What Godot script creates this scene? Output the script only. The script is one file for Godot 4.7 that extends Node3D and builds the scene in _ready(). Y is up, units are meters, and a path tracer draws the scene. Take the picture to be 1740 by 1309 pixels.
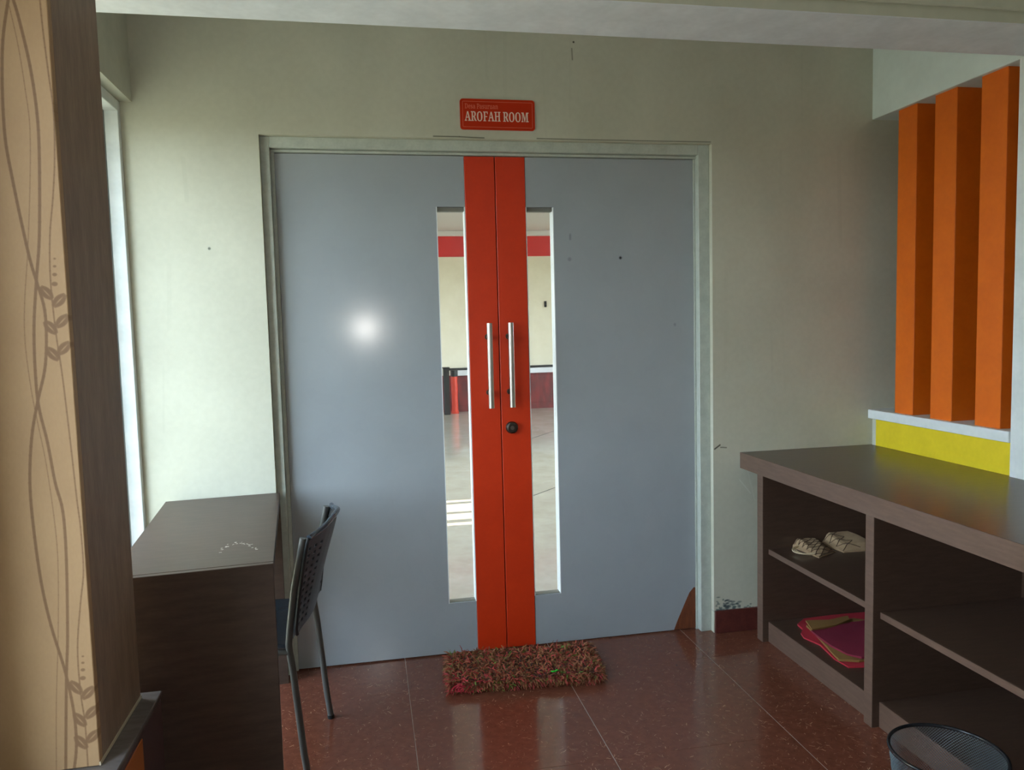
extends Node3D
# Vestibule with a grey and orange double door, seen by a phone held at eye height.
# World: the door wall is the plane z = 0, the floor y = 0, x runs to the right along the door wall, metres.

const CAM_POS := Vector3(-0.5563, 1.4025, 3.132)
const CAM_ROT := Vector3(-0.0778, -0.1878, -0.0253)
const FOCAL := 1305.07          # pixels, for a picture of 1740 x 1309

var M := {}
var uvf = null
var taken := {}
var rng := RandomNumberGenerator.new()
var cam_basis := Basis.IDENTITY

# ------------------------------------------------------------------ helpers: scene tree
func numbered(called: String) -> String:
	var n: int = taken.get(called, 0)
	taken[called] = n + 1
	return called if n == 0 else "%s_%03d" % [called, n]

func commit(st: SurfaceTool, called: String, m: Material, parent: Node) -> MeshInstance3D:
	var o := MeshInstance3D.new()
	o.mesh = st.commit()
	o.material_override = m
	o.name = numbered(called) if parent == self else called
	o.cast_shadow = GeometryInstance3D.SHADOW_CASTING_SETTING_ON
	parent.add_child(o, true)
	return o

func thing(called: String, label: String, category: String, at := Vector3.ZERO, turn := 0.0, group := "") -> Node3D:
	var o := Node3D.new()
	o.name = numbered(called)
	add_child(o)
	o.position = at
	o.rotation.y = turn
	tag(o, label, category, group)
	return o

func tag(o: Node, label: String, category: String, group := "") -> void:
	o.set_meta("label", label)
	o.set_meta("category", category)
	if group != "":
		o.set_meta("group", group)

func room(o: Node, label: String, category: String) -> Node:
	o.set_meta("kind", "structure")
	tag(o, label, category)
	return o

func begin() -> SurfaceTool:
	var st := SurfaceTool.new()
	st.begin(Mesh.PRIMITIVE_TRIANGLES)
	return st

# ------------------------------------------------------------------ helpers: shapes
func tri(st: SurfaceTool, a: Vector3, b: Vector3, c: Vector3, n: Vector3, na = null, nb = null, nc = null) -> void:
	var p := [a, b, c]
	var q := [n if na == null else na, n if nb == null else nb, n if nc == null else nc]
	if (b - a).cross(c - a).dot(n) > 0.0:
		p = [a, c, b]
		q = [q[0], q[2], q[1]]
	for i in 3:
		st.set_normal(q[i])
		if uvf != null:
			st.set_uv(uvf.call(p[i], n))
		st.add_vertex(p[i])

func quad(st: SurfaceTool, a: Vector3, b: Vector3, c: Vector3, d: Vector3, n: Vector3) -> void:
	tri(st, a, b, c, n)
	tri(st, a, c, d, n)

func qauto(st: SurfaceTool, a: Vector3, b: Vector3, c: Vector3, d: Vector3, out: Vector3) -> void:
	var n := (b - a).cross(c - a)
	if n.length() < 1e-12:
		n = (c - a).cross(d - a)
	if n.dot(out) < 0.0:
		n = -n
	quad(st, a, b, c, d, n.normalized())

func cbox(st: SurfaceTool, mn: Vector3, mx: Vector3, bevel := 0.0, xf := Transform3D.IDENTITY) -> void:
	var c := (mn + mx) * 0.5
	var h := (mx - mn) * 0.5
	var b := minf(bevel, minf(h.x, minf(h.y, h.z)) * 0.9)
	var B := xf.basis
	for i in 3:
		var j := (i + 1) % 3
		var k := (i + 2) % 3
		for s in [-1.0, 1.0]:
			var n := Vector3.ZERO
			n[i] = s
			var v := []
			for t in [[-1, -1], [1, -1], [1, 1], [-1, 1]]:
				var q := Vector3.ZERO
				q[i] = s * h[i]
				q[j] = t[0] * (h[j] - b)
				q[k] = t[1] * (h[k] - b)
				v.append(xf * (c + q))
			quad(st, v[0], v[1], v[2], v[3], (B * n).normalized())
			if b > 0.0:
				for s2 in [-1.0, 1.0]:
					var n2 := n
					n2[j] = s2
					var e := []
					for t in [-1.0, 1.0]:
						var q1 := Vector3.ZERO
						q1[i] = s * h[i]
						q1[j] = s2 * (h[j] - b)
						q1[k] = t * (h[k] - b)
						var q2 := Vector3.ZERO
						q2[i] = s * (h[i] - b)
						q2[j] = s2 * h[j]
						q2[k] = t * (h[k] - b)
						e.append(xf * (c + q1))
						e.append(xf * (c + q2))
					quad(st, e[0], e[1], e[3], e[2], (B * n2).normalized())
	if b > 0.0:
		for sx in [-1.0, 1.0]:
			for sy in [-1.0, 1.0]:
				for sz in [-1.0, 1.0]:
					var s := Vector3(sx, sy, sz)
					var g := h - Vector3(b, b, b)
					tri(st, xf * (c + Vector3(h.x, g.y, g.z) * s), xf * (c + Vector3(g.x, h.y, g.z) * s), xf * (c + Vector3(g.x, g.y, h.z) * s), (B * s).normalized())

func tube(st: SurfaceTool, pts: Array, r: float, sides := 8, closed := false) -> void:
	var n := pts.size()
	var t0: Vector3 = (pts[1] - pts[0]).normalized()
	var u := t0.cross(Vector3.UP if absf(t0.y) < 0.9 else Vector3.RIGHT).normalized()
	var rings := []
	var norms := []
	for i in n:
		var a: Vector3 = pts[(i - 1 + n) % n] if (closed or i > 0) else pts[i]
		var b: Vector3 = pts[(i + 1) % n] if (closed or i < n - 1) else pts[i]
		var t := (b - a).normalized()
		u = (u - t * u.dot(t)).normalized()
		var w := t.cross(u)
		var ring := []
		var nn := []
		for k in sides:
			var d := u * cos(TAU * k / sides) + w * sin(TAU * k / sides)
			nn.append(d)
			ring.append(pts[i] + d * r)
		rings.append(ring)
		norms.append(nn)
	for i in (n if closed else n - 1):
		var j := (i + 1) % n
		for k in sides:
			var l := (k + 1) % sides
			var mid: Vector3 = (norms[i][k] + norms[i][l]).normalized()
			tri(st, rings[i][k], rings[i][l], rings[j][l], mid, norms[i][k], norms[i][l], norms[j][l])
			tri(st, rings[i][k], rings[j][l], rings[j][k], mid, norms[i][k], norms[j][l], norms[j][k])
	if not closed:
		for e in [0, n - 1]:
			var t2: Vector3 = (pts[0] - pts[1]).normalized() if e == 0 else (pts[n - 1] - pts[n - 2]).normalized()
			for k in sides:
				tri(st, pts[e], rings[e][k], rings[e][(k + 1) % sides], t2)

func lathe(st: SurfaceTool, prof: Array, segs: int, xf := Transform3D.IDENTITY) -> void:
	# profile of Vector2(radius, height), its outside on the right-hand side going up
	for i in prof.size() - 1:
		var a: Vector2 = prof[i]
		var b: Vector2 = prof[i + 1]
		var d := (b - a).normalized()
		var nn := Vector2(d.y, -d.x)
		for k in segs:
			var p := TAU * k / segs
			var q := TAU * (k + 1) / segs
			var np := Vector3(nn.x * cos(p), nn.y, nn.x * sin(p))
			var nq := Vector3(nn.x * cos(q), nn.y, nn.x * sin(q))
			var v1 := xf * Vector3(a.x * cos(p), a.y, a.x * sin(p))
			var v2 := xf * Vector3(a.x * cos(q), a.y, a.x * sin(q))
			var v3 := xf * Vector3(b.x * cos(q), b.y, b.x * sin(q))
			var v4 := xf * Vector3(b.x * cos(p), b.y, b.x * sin(p))
			np = (xf.basis * np).normalized()
			nq = (xf.basis * nq).normalized()
			var mid := (np + nq).normalized()
			if a.x > 1e-6:
				tri(st, v1, v2, v3, mid, np, nq, nq)
			if b.x > 1e-6:
				tri(st, v1, v3, v4, mid, np, nq, np)

func prism(st: SurfaceTool, poly: PackedVector2Array, z0: float, z1: float, xf := Transform3D.IDENTITY) -> void:
	var idx := Geometry2D.triangulate_polygon(poly)
	for s in [[z0, -1.0], [z1, 1.0]]:
		var n: Vector3 = (xf.basis * Vector3(0, 0, s[1])).normalized()
		for i in range(0, idx.size(), 3):
			var v := []
			for k in 3:
				var p := poly[idx[i + k]]
				v.append(xf * Vector3(p.x, p.y, s[0]))
			tri(st, v[0], v[1], v[2], n)
	var turn := -1.0 if Geometry2D.is_polygon_clockwise(poly) else 1.0
	for i in poly.size():
		var a := poly[i]
		var b := poly[(i + 1) % poly.size()]
		var n2 := Vector3(b.y - a.y, a.x - b.x, 0) * turn
		if n2.length() > 1e-9:
			quad(st, xf * Vector3(a.x, a.y, z0), xf * Vector3(b.x, b.y, z0), xf * Vector3(b.x, b.y, z1), xf * Vector3(a.x, a.y, z1), (xf.basis * n2).normalized())

func round_rect(x0: float, y0: float, x1: float, y1: float, r: float, seg := 5) -> PackedVector2Array:
	var out := PackedVector2Array()
	for c in [[x1 - r, y1 - r, 0.0], [x0 + r, y1 - r, 90.0], [x0 + r, y0 + r, 180.0], [x1 - r, y0 + r, 270.0]]:
		for i in seg + 1:
			var a := deg_to_rad(c[2] + 90.0 * i / seg)
			out.append(Vector2(c[0] + r * cos(a), c[1] + r * sin(a)))
	return out

func box_part(called: String, mn: Vector3, mx: Vector3, bevel: float, m: Material, parent: Node) -> MeshInstance3D:
	var st := begin()
	cbox(st, mn, mx, bevel)
	return commit(st, called, m, parent)

func pixel_on(px: Vector2, axis: int, value: float) -> Vector3:
	var d := cam_basis * Vector3((px.x - 870.0) / FOCAL, -(px.y - 654.5) / FOCAL, -1.0)
	return CAM_POS + d * ((value - CAM_POS[axis]) / d[axis])

# ------------------------------------------------------------------ helpers: materials
func plain(col: Color, rough: float, metal := 0.0, spec := 0.5) -> StandardMaterial3D:
	var m := StandardMaterial3D.new()
	m.albedo_color = col
	m.roughness = rough
	m.metallic = metal
	m.metallic_specular = spec
	return m

func rgb(r: int, g: int, b: int) -> Color:
	return Color(r / 255.0, g / 255.0, b / 255.0)

func noise_image(w: int, h: int, freq: float, seed_: int, octaves := 4) -> Image:
	var f := FastNoiseLite.new()
	f.seed = seed_
	f.frequency = freq
	f.noise_type = FastNoiseLite.TYPE_SIMPLEX_SMOOTH
	f.fractal_octaves = octaves
	return f.get_seamless_image(w, h)

func mottled(size: int, base: Color, other: Color, freq: float, seed_: int, sx := 1, sy := 1, amount := 1.0) -> ImageTexture:
	# two colours of one surface mixed by coarse and fine grain; sx, sy squeeze the grain into streaks
	var a := noise_image(size, size, freq, seed_)
	var b := noise_image(size, size, freq * 5.0, seed_ + 7, 3)
	var im := Image.create(size, size, true, Image.FORMAT_RGB8)
	for y in size:
		for x in size:
			var t := a.get_pixel((x * sx) % size, (y * sy) % size).r * 0.65 + b.get_pixel((x * sx) % size, (y * sy) % size).r * 0.35
			im.set_pixel(x, y, base.lerp(other, clampf((t - 0.5) * 1.6 + 0.5, 0, 1) * amount))
	im.generate_mipmaps()
	return ImageTexture.create_from_image(im)

func triplanar(m: StandardMaterial3D, tex: Texture2D, per_metre: float) -> StandardMaterial3D:
	m.albedo_texture = tex
	m.albedo_color = Color.WHITE
	m.uv1_triplanar = true
	m.uv1_world_triplanar = true
	m.uv1_scale = Vector3.ONE * per_metre
	return m

func dab(im: Image, x: float, y: float, rx: float, ry: float, col: Color, strength: float) -> void:
	for py in range(maxi(0, int(y - ry) - 1), mini(im.get_height(), int(y + ry) + 2)):
		for px in range(maxi(0, int(x - rx) - 1), mini(im.get_width(), int(x + rx) + 2)):
			var d := Vector2((px - x) / rx, (py - y) / ry).length()
			var a := clampf((1.0 - d) * minf(rx, ry) + 0.5, 0, 1) * strength
			if a > 0.0:
				im.set_pixel(px, py, im.get_pixel(px, py).lerp(col, a))

func stroke(im: Image, pts: Array, w: float, col: Color, strength: float) -> void:
	for i in pts.size() - 1:
		var a: Vector2 = pts[i]
		var b: Vector2 = pts[i + 1]
		var lo := Vector2(minf(a.x, b.x) - w - 1, minf(a.y, b.y) - w - 1)
		var hi := Vector2(maxf(a.x, b.x) + w + 1, maxf(a.y, b.y) + w + 1)
		for py in range(maxi(0, int(lo.y)), mini(im.get_height(), int(hi.y) + 1)):
			for px in range(maxi(0, int(lo.x)), mini(im.get_width(), int(hi.x) + 1)):
				var p := Vector2(px, py)
				var d := p.distance_to(Geometry2D.get_closest_point_to_segment(p, a, b))
				var k := clampf(w * 0.5 - d + 0.5, 0, 1) * strength
				if k > 0.0:
					im.set_pixel(px, py, im.get_pixel(px, py).lerp(col, k))

func smooth_path(pts: Array, steps := 6) -> Array:
	var out := []
	for i in pts.size() - 1:
		var p0: Vector2 = pts[maxi(i - 1, 0)]
		var p3: Vector2 = pts[mini(i + 2, pts.size() - 1)]
		for s in steps:
			out.append(pts[i].cubic_interpolate(pts[i + 1], p0, p3, float(s) / steps))
	out.append(pts[-1])
	return out

# ------------------------------------------------------------------ the scene
func _ready() -> void:
	rng.seed = 7
	cam_basis = Basis.from_euler(CAM_ROT)
	lights_and_camera()
	make_materials()
	make_shell()
	make_hall()
	make_doors()
	make_sign()
	make_column()
	make_desk()
	make_chair()
	make_counter()
	make_slats()
	make_mat()
	make_paper_bags()
	make_pink_bag()
	make_bin()

func lights_and_camera() -> void:
	var cam := Camera3D.new()
	cam.name = "camera"
	cam.position = CAM_POS
	cam.rotation = CAM_ROT
	cam.fov = 53.268
	cam.near = 0.05
	cam.far = 100.0
	add_child(cam)
	cam.current = true

	var env := Environment.new()
	env.background_mode = Environment.BG_SKY
	var sky := Sky.new()
	var psm := ProceduralSkyMaterial.new()
	psm.sky_top_color = rgb(196, 219, 240)
	psm.sky_horizon_color = rgb(222, 238, 245)
	psm.ground_horizon_color = rgb(165, 172, 160)
	psm.ground_bottom_color = rgb(150, 155, 140)
	psm.sun_angle_max = 1.0
	psm.sky_energy_multiplier = 4.7
	psm.ground_energy_multiplier = 3.6
	sky.sky_material = psm
	env.sky = sky
	env.ambient_light_source = Environment.AMBIENT_SOURCE_SKY
	env.tonemap_mode = Environment.TONE_MAPPER_LINEAR
	env.tonemap_exposure = 0.42
	env.sdfgi_enabled = true
	env.ssao_enabled = true
	env.ssil_enabled = true
	var we := WorldEnvironment.new()
	we.name = "world_environment"
	we.environment = env
	add_child(we)

	# the sun stands high behind the phone; it comes in only through openings added in the hall ceiling
	var sun := DirectionalLight3D.new()
	sun.name = "sun"
	add_child(sun)
	sun.look_at_from_position(Vector3.ZERO, Vector3(0.04, -0.88, -0.47), Vector3.UP)
	sun.light_energy = 16.0
	sun.light_color = rgb(255, 244, 222)
	sun.light_angular_distance = 0.6
	sun.shadow_enabled = true

	# the small lamp beside the phone's lens, mirrored in the gloss of the left door leaf
	var flash := OmniLight3D.new()
	flash.name = "phone_lamp"
	flash.position = CAM_POS + cam_basis * Vector3(0.012, 0.004, 0.0)
	flash.light_energy = 1.2
	flash.light_size = 0.01
	flash.light_color = rgb(255, 250, 244)
	flash.omni_range = 30.0
	flash.omni_attenuation = 2.0
	flash.shadow_enabled = true
	add_child(flash)

func make_materials() -> void:
	# painted plaster of the vestibule
	M.plaster = triplanar(plain(Color.WHITE, 0.75), mottled(256, rgb(206, 206, 190), rgb(193, 194, 178), 0.02, 3), 0.7)
	M.ceiling = triplanar(plain(Color.WHITE, 0.85), mottled(256, rgb(228, 234, 240), rgb(214, 220, 226), 0.03, 5), 0.8)
	M.beam = triplanar(plain(Color.WHITE, 0.7), mottled(256, rgb(230, 241, 237), rgb(221, 232, 228), 0.02, 6), 0.8)
	M.soffit = triplanar(plain(Color.WHITE, 0.8), mottled(256, rgb(204, 202, 192), rgb(192, 190, 180), 0.02, 8), 0.8)
	M.white = triplanar(plain(Color.WHITE, 0.45), mottled(256, rgb(238, 243, 242), rgb(226, 232, 232), 0.02, 9), 1.5)
	M.frame = triplanar(plain(Color.WHITE, 0.4), mottled(256, rgb(196, 202, 192), rgb(178, 185, 176), 0.03, 11), 2.0)
	M.door = plain(Color.WHITE, 0.2)
	M.orange_door = triplanar(plain(Color.WHITE, 0.4), mottled(256, rgb(210, 56, 16), rgb(202, 51, 14), 0.03, 13), 1.2)
	M.bead = plain(rgb(232, 236, 236), 0.4)
	M.bead_dark = plain(rgb(120, 118, 110), 0.6)
	M.steel = plain(rgb(190, 186, 182), 0.28, 1.0)
	M.steel_dark = plain(rgb(92, 86, 80), 0.4, 1.0)
	M.wood_bare = triplanar(plain(Color.WHITE, 0.8), mottled(256, rgb(128, 66, 32), rgb(98, 50, 26), 0.02, 15, 6, 1), 3.0)
	M.laminate = triplanar(plain(Color.WHITE, 0.285, 0.0, 0.5), mottled(512, rgb(86, 66, 55), rgb(72, 55, 45), 0.012, 17, 1, 8), 1.2)
	M.laminate_lit = triplanar(plain(Color.WHITE, 0.4), mottled(512, rgb(112, 88, 75), rgb(97, 76, 64), 0.012, 18, 1, 8), 1.2)   # laminate lightened to paint window light on the front edges
	M.desk = triplanar(plain(Color.WHITE, 0.4, 0.0, 0.4), mottled(512, rgb(80, 64, 55), rgb(67, 53, 45), 0.012, 23, 1, 6), 1.0)
	M.yellow = triplanar(plain(Color.WHITE, 0.55), mottled(256, rgb(240, 214, 40), rgb(230, 204, 36), 0.02, 25), 1.5)
	M.slat = triplanar(plain(Color.WHITE, 0.5), mottled(256, rgb(232, 112, 10), rgb(222, 103, 8), 0.02, 27), 1.5)
	M.sign = plain(rgb(190, 46, 10), 0.55, 0.0, 0.3)
	M.sign_line = plain(rgb(226, 120, 90), 0.5)
	M.sign_text = plain(rgb(240, 214, 196), 0.5)
	M.black_plastic = plain(rgb(26, 28, 31), 0.42)
	M.chair_metal = plain(rgb(78, 78, 76), 0.4)
	M.seat_plastic = plain(rgb(58, 66, 76), 0.25)
	M.rubber = plain(rgb(20, 20, 20), 0.8)
	M.skirting = triplanar(plain(Color.WHITE, 0.4), mottled(256, rgb(104, 52, 44), rgb(84, 40, 36), 0.03, 31), 2.0)
	M.grout = plain(rgb(168, 148, 136), 0.8)
	M.glass = plain(Color(0.9, 0.95, 0.95, 0.02), 0.02)
	M.glass.transparency = BaseMaterial3D.TRANSPARENCY_ALPHA
	M.floor_tile = plain(Color.WHITE, 0.13, 0.0, 0.55)
	M.floor_tile.albedo_texture = floor_texture()
	M.hall_wall = triplanar(plain(Color.WHITE, 0.8), mottled(256, rgb(246, 238, 214), rgb(238, 229, 203), 0.02, 33), 0.5)
	M.hall_red = triplanar(plain(Color.WHITE, 0.6), mottled(256, rgb(206, 30, 26), rgb(196, 27, 24), 0.02, 35), 0.5)
	M.hall_panel = triplanar(plain(Color.WHITE, 0.4), mottled(256, rgb(134, 32, 32), rgb(84, 18, 22), 0.02, 37, 3, 1), 0.6)
	M.hall_floor = triplanar(plain(Color.WHITE, 0.1), mottled(512, rgb(208, 203, 192), rgb(192, 184, 170), 0.02, 39), 0.3)
	var bump := NoiseTexture2D.new()
	bump.width = 256
	bump.height = 256
	bump.seamless = true
	bump.as_normal_map = true
	bump.bump_strength = 1.0
	var fn := FastNoiseLite.new()
	fn.seed = 4
	fn.frequency = 0.012
	bump.noise = fn
	M.hall_floor.normal_enabled = true
	M.hall_floor.normal_texture = bump
	M.hall_floor.normal_scale = 0.12
	M.hall_ceiling = plain(rgb(222, 216, 210), 0.85)
	M.hall_white = plain(rgb(236, 236, 238), 0.5)
	M.black = plain(rgb(24, 20, 20), 0.5)
	M.kraft = triplanar(plain(Color.WHITE, 0.85), mottled(256, rgb(178, 150, 116), rgb(160, 132, 100), 0.03, 41), 3.0)
	M.cord = plain(rgb(214, 196, 160), 0.8)
	M.magenta = plain(rgb(128, 28, 52), 0.85)
	M.pink_red = plain(rgb(176, 36, 52), 0.8)
	M.mustard = plain(rgb(140, 104, 54), 0.8)
	M.bin_wire = plain(rgb(96, 108, 114), 0.35, 0.6)
	M.bin_rim = plain(rgb(30, 32, 36), 0.18)
	M.low_top = triplanar(plain(Color.WHITE, 0.22), mottled(256, rgb(116, 108, 104), rgb(98, 91, 88), 0.02, 43, 1, 6), 1.2)
	M.orange_panel = plain(rgb(176, 98, 48), 0.5)

func floor_texture() -> ImageTexture:
	# reddish brown tile with short pale and dark flecks of stone
	var n := 1024
	var a := noise_image(256, 256, 0.03, 51)
	var im := Image.create(n, n, true, Image.FORMAT_RGB8)
	for y in n:
		for x in n:
			im.set_pixel(x, y, rgb(122, 71, 54).lerp(rgb(104, 60, 46), a.get_pixel((x / 2) % 256, (y / 2) % 256).r))
	var r := RandomNumberGenerator.new()
	r.seed = 99
	for i in 1300:
		var p := Vector2(r.randf() * n, r.randf() * n)
		var d := Vector2.RIGHT.rotated(r.randf() * TAU)
		var l := 2.0 + 16.0 * pow(r.randf(), 2.2)
		var bend := r.randf_range(-0.5, 0.5)
		var pts := [p, p + d * l, p + d * l + d.rotated(bend) * l]
		var pale := r.randf() < 0.72
		stroke(im, pts, r.randf_range(1.0, 3.0), rgb(222, 178, 140) if pale else rgb(66, 36, 30), 0.12 + 0.8 * pow(r.randf(), 2.0) if pale else 0.5)
	im.generate_mipmaps()
	return ImageTexture.create_from_image(im)

func wall_texture() -> ImageTexture:
	# the door wall: aged cream-green emulsion, with the scuffs, cracks and mould that show on it. x -1.6..2.4 m, y 0..3 m
	var w := 1600
	var h := 1200
	var a := noise_image(256, 256, 0.012, 61)
	var b := noise_image(256, 256, 0.07, 62)
	var im := Image.create(w, h, true, Image.FORMAT_RGB8)
	for y in h:
		for x in w:
			var t := a.get_pixel((x / 3) % 256, (y / 4) % 256).r * 0.7 + b.get_pixel(x % 256, y % 256).r * 0.3
			im.set_pixel(x, y, rgb(209, 208, 190).lerp(rgb(190, 189, 171), t))
	var at := func(px: float, py: float) -> Vector2:
		var p := pixel_on(Vector2(px, py), 2, 0.0)
		return Vector2((p.x + 1.6) * 400.0, (3.0 - p.y) * 400.0)
	var crack := rgb(70, 68, 56)
	stroke(im, [at.call(736, 231), at.call(780, 232), at.call(822, 234)], 1.4, crack, 0.9)
	stroke(im, [at.call(912, 235), at.call(1000, 237), at.call(1100, 239), at.call(1207, 241)], 1.2, crack, 0.8)
	stroke(im, [at.call(1214, 763), at.call(1223, 756)], 2.0, rgb(46, 42, 30), 0.95)
	stroke(im, [at.call(1224, 760), at.call(1234, 760.5)], 1.6, rgb(66, 64, 50), 0.7)
	stroke(im, [at.call(971, 82), at.call(972, 101)], 1.8, rgb(104, 100, 84), 0.7)
	dab(im, at.call(974, 71).x, at.call(974, 71).y, 1.5, 1.5, rgb(50, 48, 40), 0.9)
	dab(im, at.call(355, 422).x, at.call(355, 422).y, 2.0, 2.0, rgb(96, 100, 88), 0.9)
	stroke(im, [at.call(1256, 815), at.call(1275, 838)], 1.4, rgb(224, 226, 214), 0.6)
	stroke(im, [at.call(1270, 800), at.call(1282, 850)], 1.2, rgb(224, 226, 214), 0.4)
	var r := RandomNumberGenerator.new()
	r.seed = 12
	# mould and flaking above the skirting
	for i in 60:
		var q: Vector2 = at.call(r.randf_range(1216, 1258), 1039.0 - absf(r.randfn(0, 9.0)))
		dab(im, q.x, q.y, r.randf_range(1.0, 4.5), r.randf_range(0.8, 2.2), rgb(70, 84, 84), r.randf_range(0.3, 0.8))
	for i in 10:
		var q2: Vector2 = at.call(r.randf_range(1228, 1254), r.randf_range(1017, 1034))
		dab(im, q2.x, q2.y, r.randf_range(2.0, 5.0), 1.2, rgb(56, 66, 70), 0.75)
	for i in 12:
		var q3: Vector2 = at.call(r.randf_range(1258, 1287), 1036.0 - absf(r.randfn(0, 4.0)))
		dab(im, q3.x, q3.y, 2.0, 1.4, rgb(84, 98, 92), 0.6)
	# faint runs of damp and old paint
	for i in 26:
		var x0 := r.randf_range(40, 1560)
		var y0 := r.randf_range(60, 700)
		stroke(im, [Vector2(x0, y0), Vector2(x0 + r.randf_range(-6, 6), y0 + r.randf_range(40, 180))], r.randf_range(2.0, 7.0), rgb(184, 184, 166), r.randf_range(0.06, 0.2))
	im.generate_mipmaps()
	return ImageTexture.create_from_image(im)

func door_texture(right_leaf: bool) -> ImageTexture:
	# blue-grey gloss paint; x -0.88..0.88, y 0..2.1 at 1 px = 4 mm
	var w := 440
	var h := 526
	var a := noise_image(256, 256, 0.015, 71)
	var im := Image.create(w, h, true, Image.FORMAT_RGB8)
	for y in h:
		for x in w:
			im.set_pixel(x, y, rgb(165, 171, 175).lerp(rgb(161, 167, 171), a.get_pixel(x % 256, y % 256).r))
	if right_leaf:
		var at := func(px: float, py: float) -> Vector2:
			var p := pixel_on(Vector2(px, py), 2, -0.0616)
			return Vector2((p.x + 0.88) * 250.0, (2.104 - p.y) * 250.0)
		dab(im, at.call(1053.5, 437.5).x, at.call(1053.5, 437.5).y, 1.4, 1.4, rgb(40, 42, 44), 0.95)
		stroke(im, [at.call(968, 398), at.call(968, 406)], 1.6, rgb(118, 124, 128), 0.7)
		dab(im, at.call(967, 440).x, at.call(967, 440).y, 2.0, 2.0, rgb(128, 134, 138), 0.6)
		dab(im, at.call(1146, 551).x, at.call(1146, 551).y, 1.2, 1.6, rgb(124, 130, 134), 0.6)
	im.generate_mipmaps()
	return ImageTexture.create_from_image(im)

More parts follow.
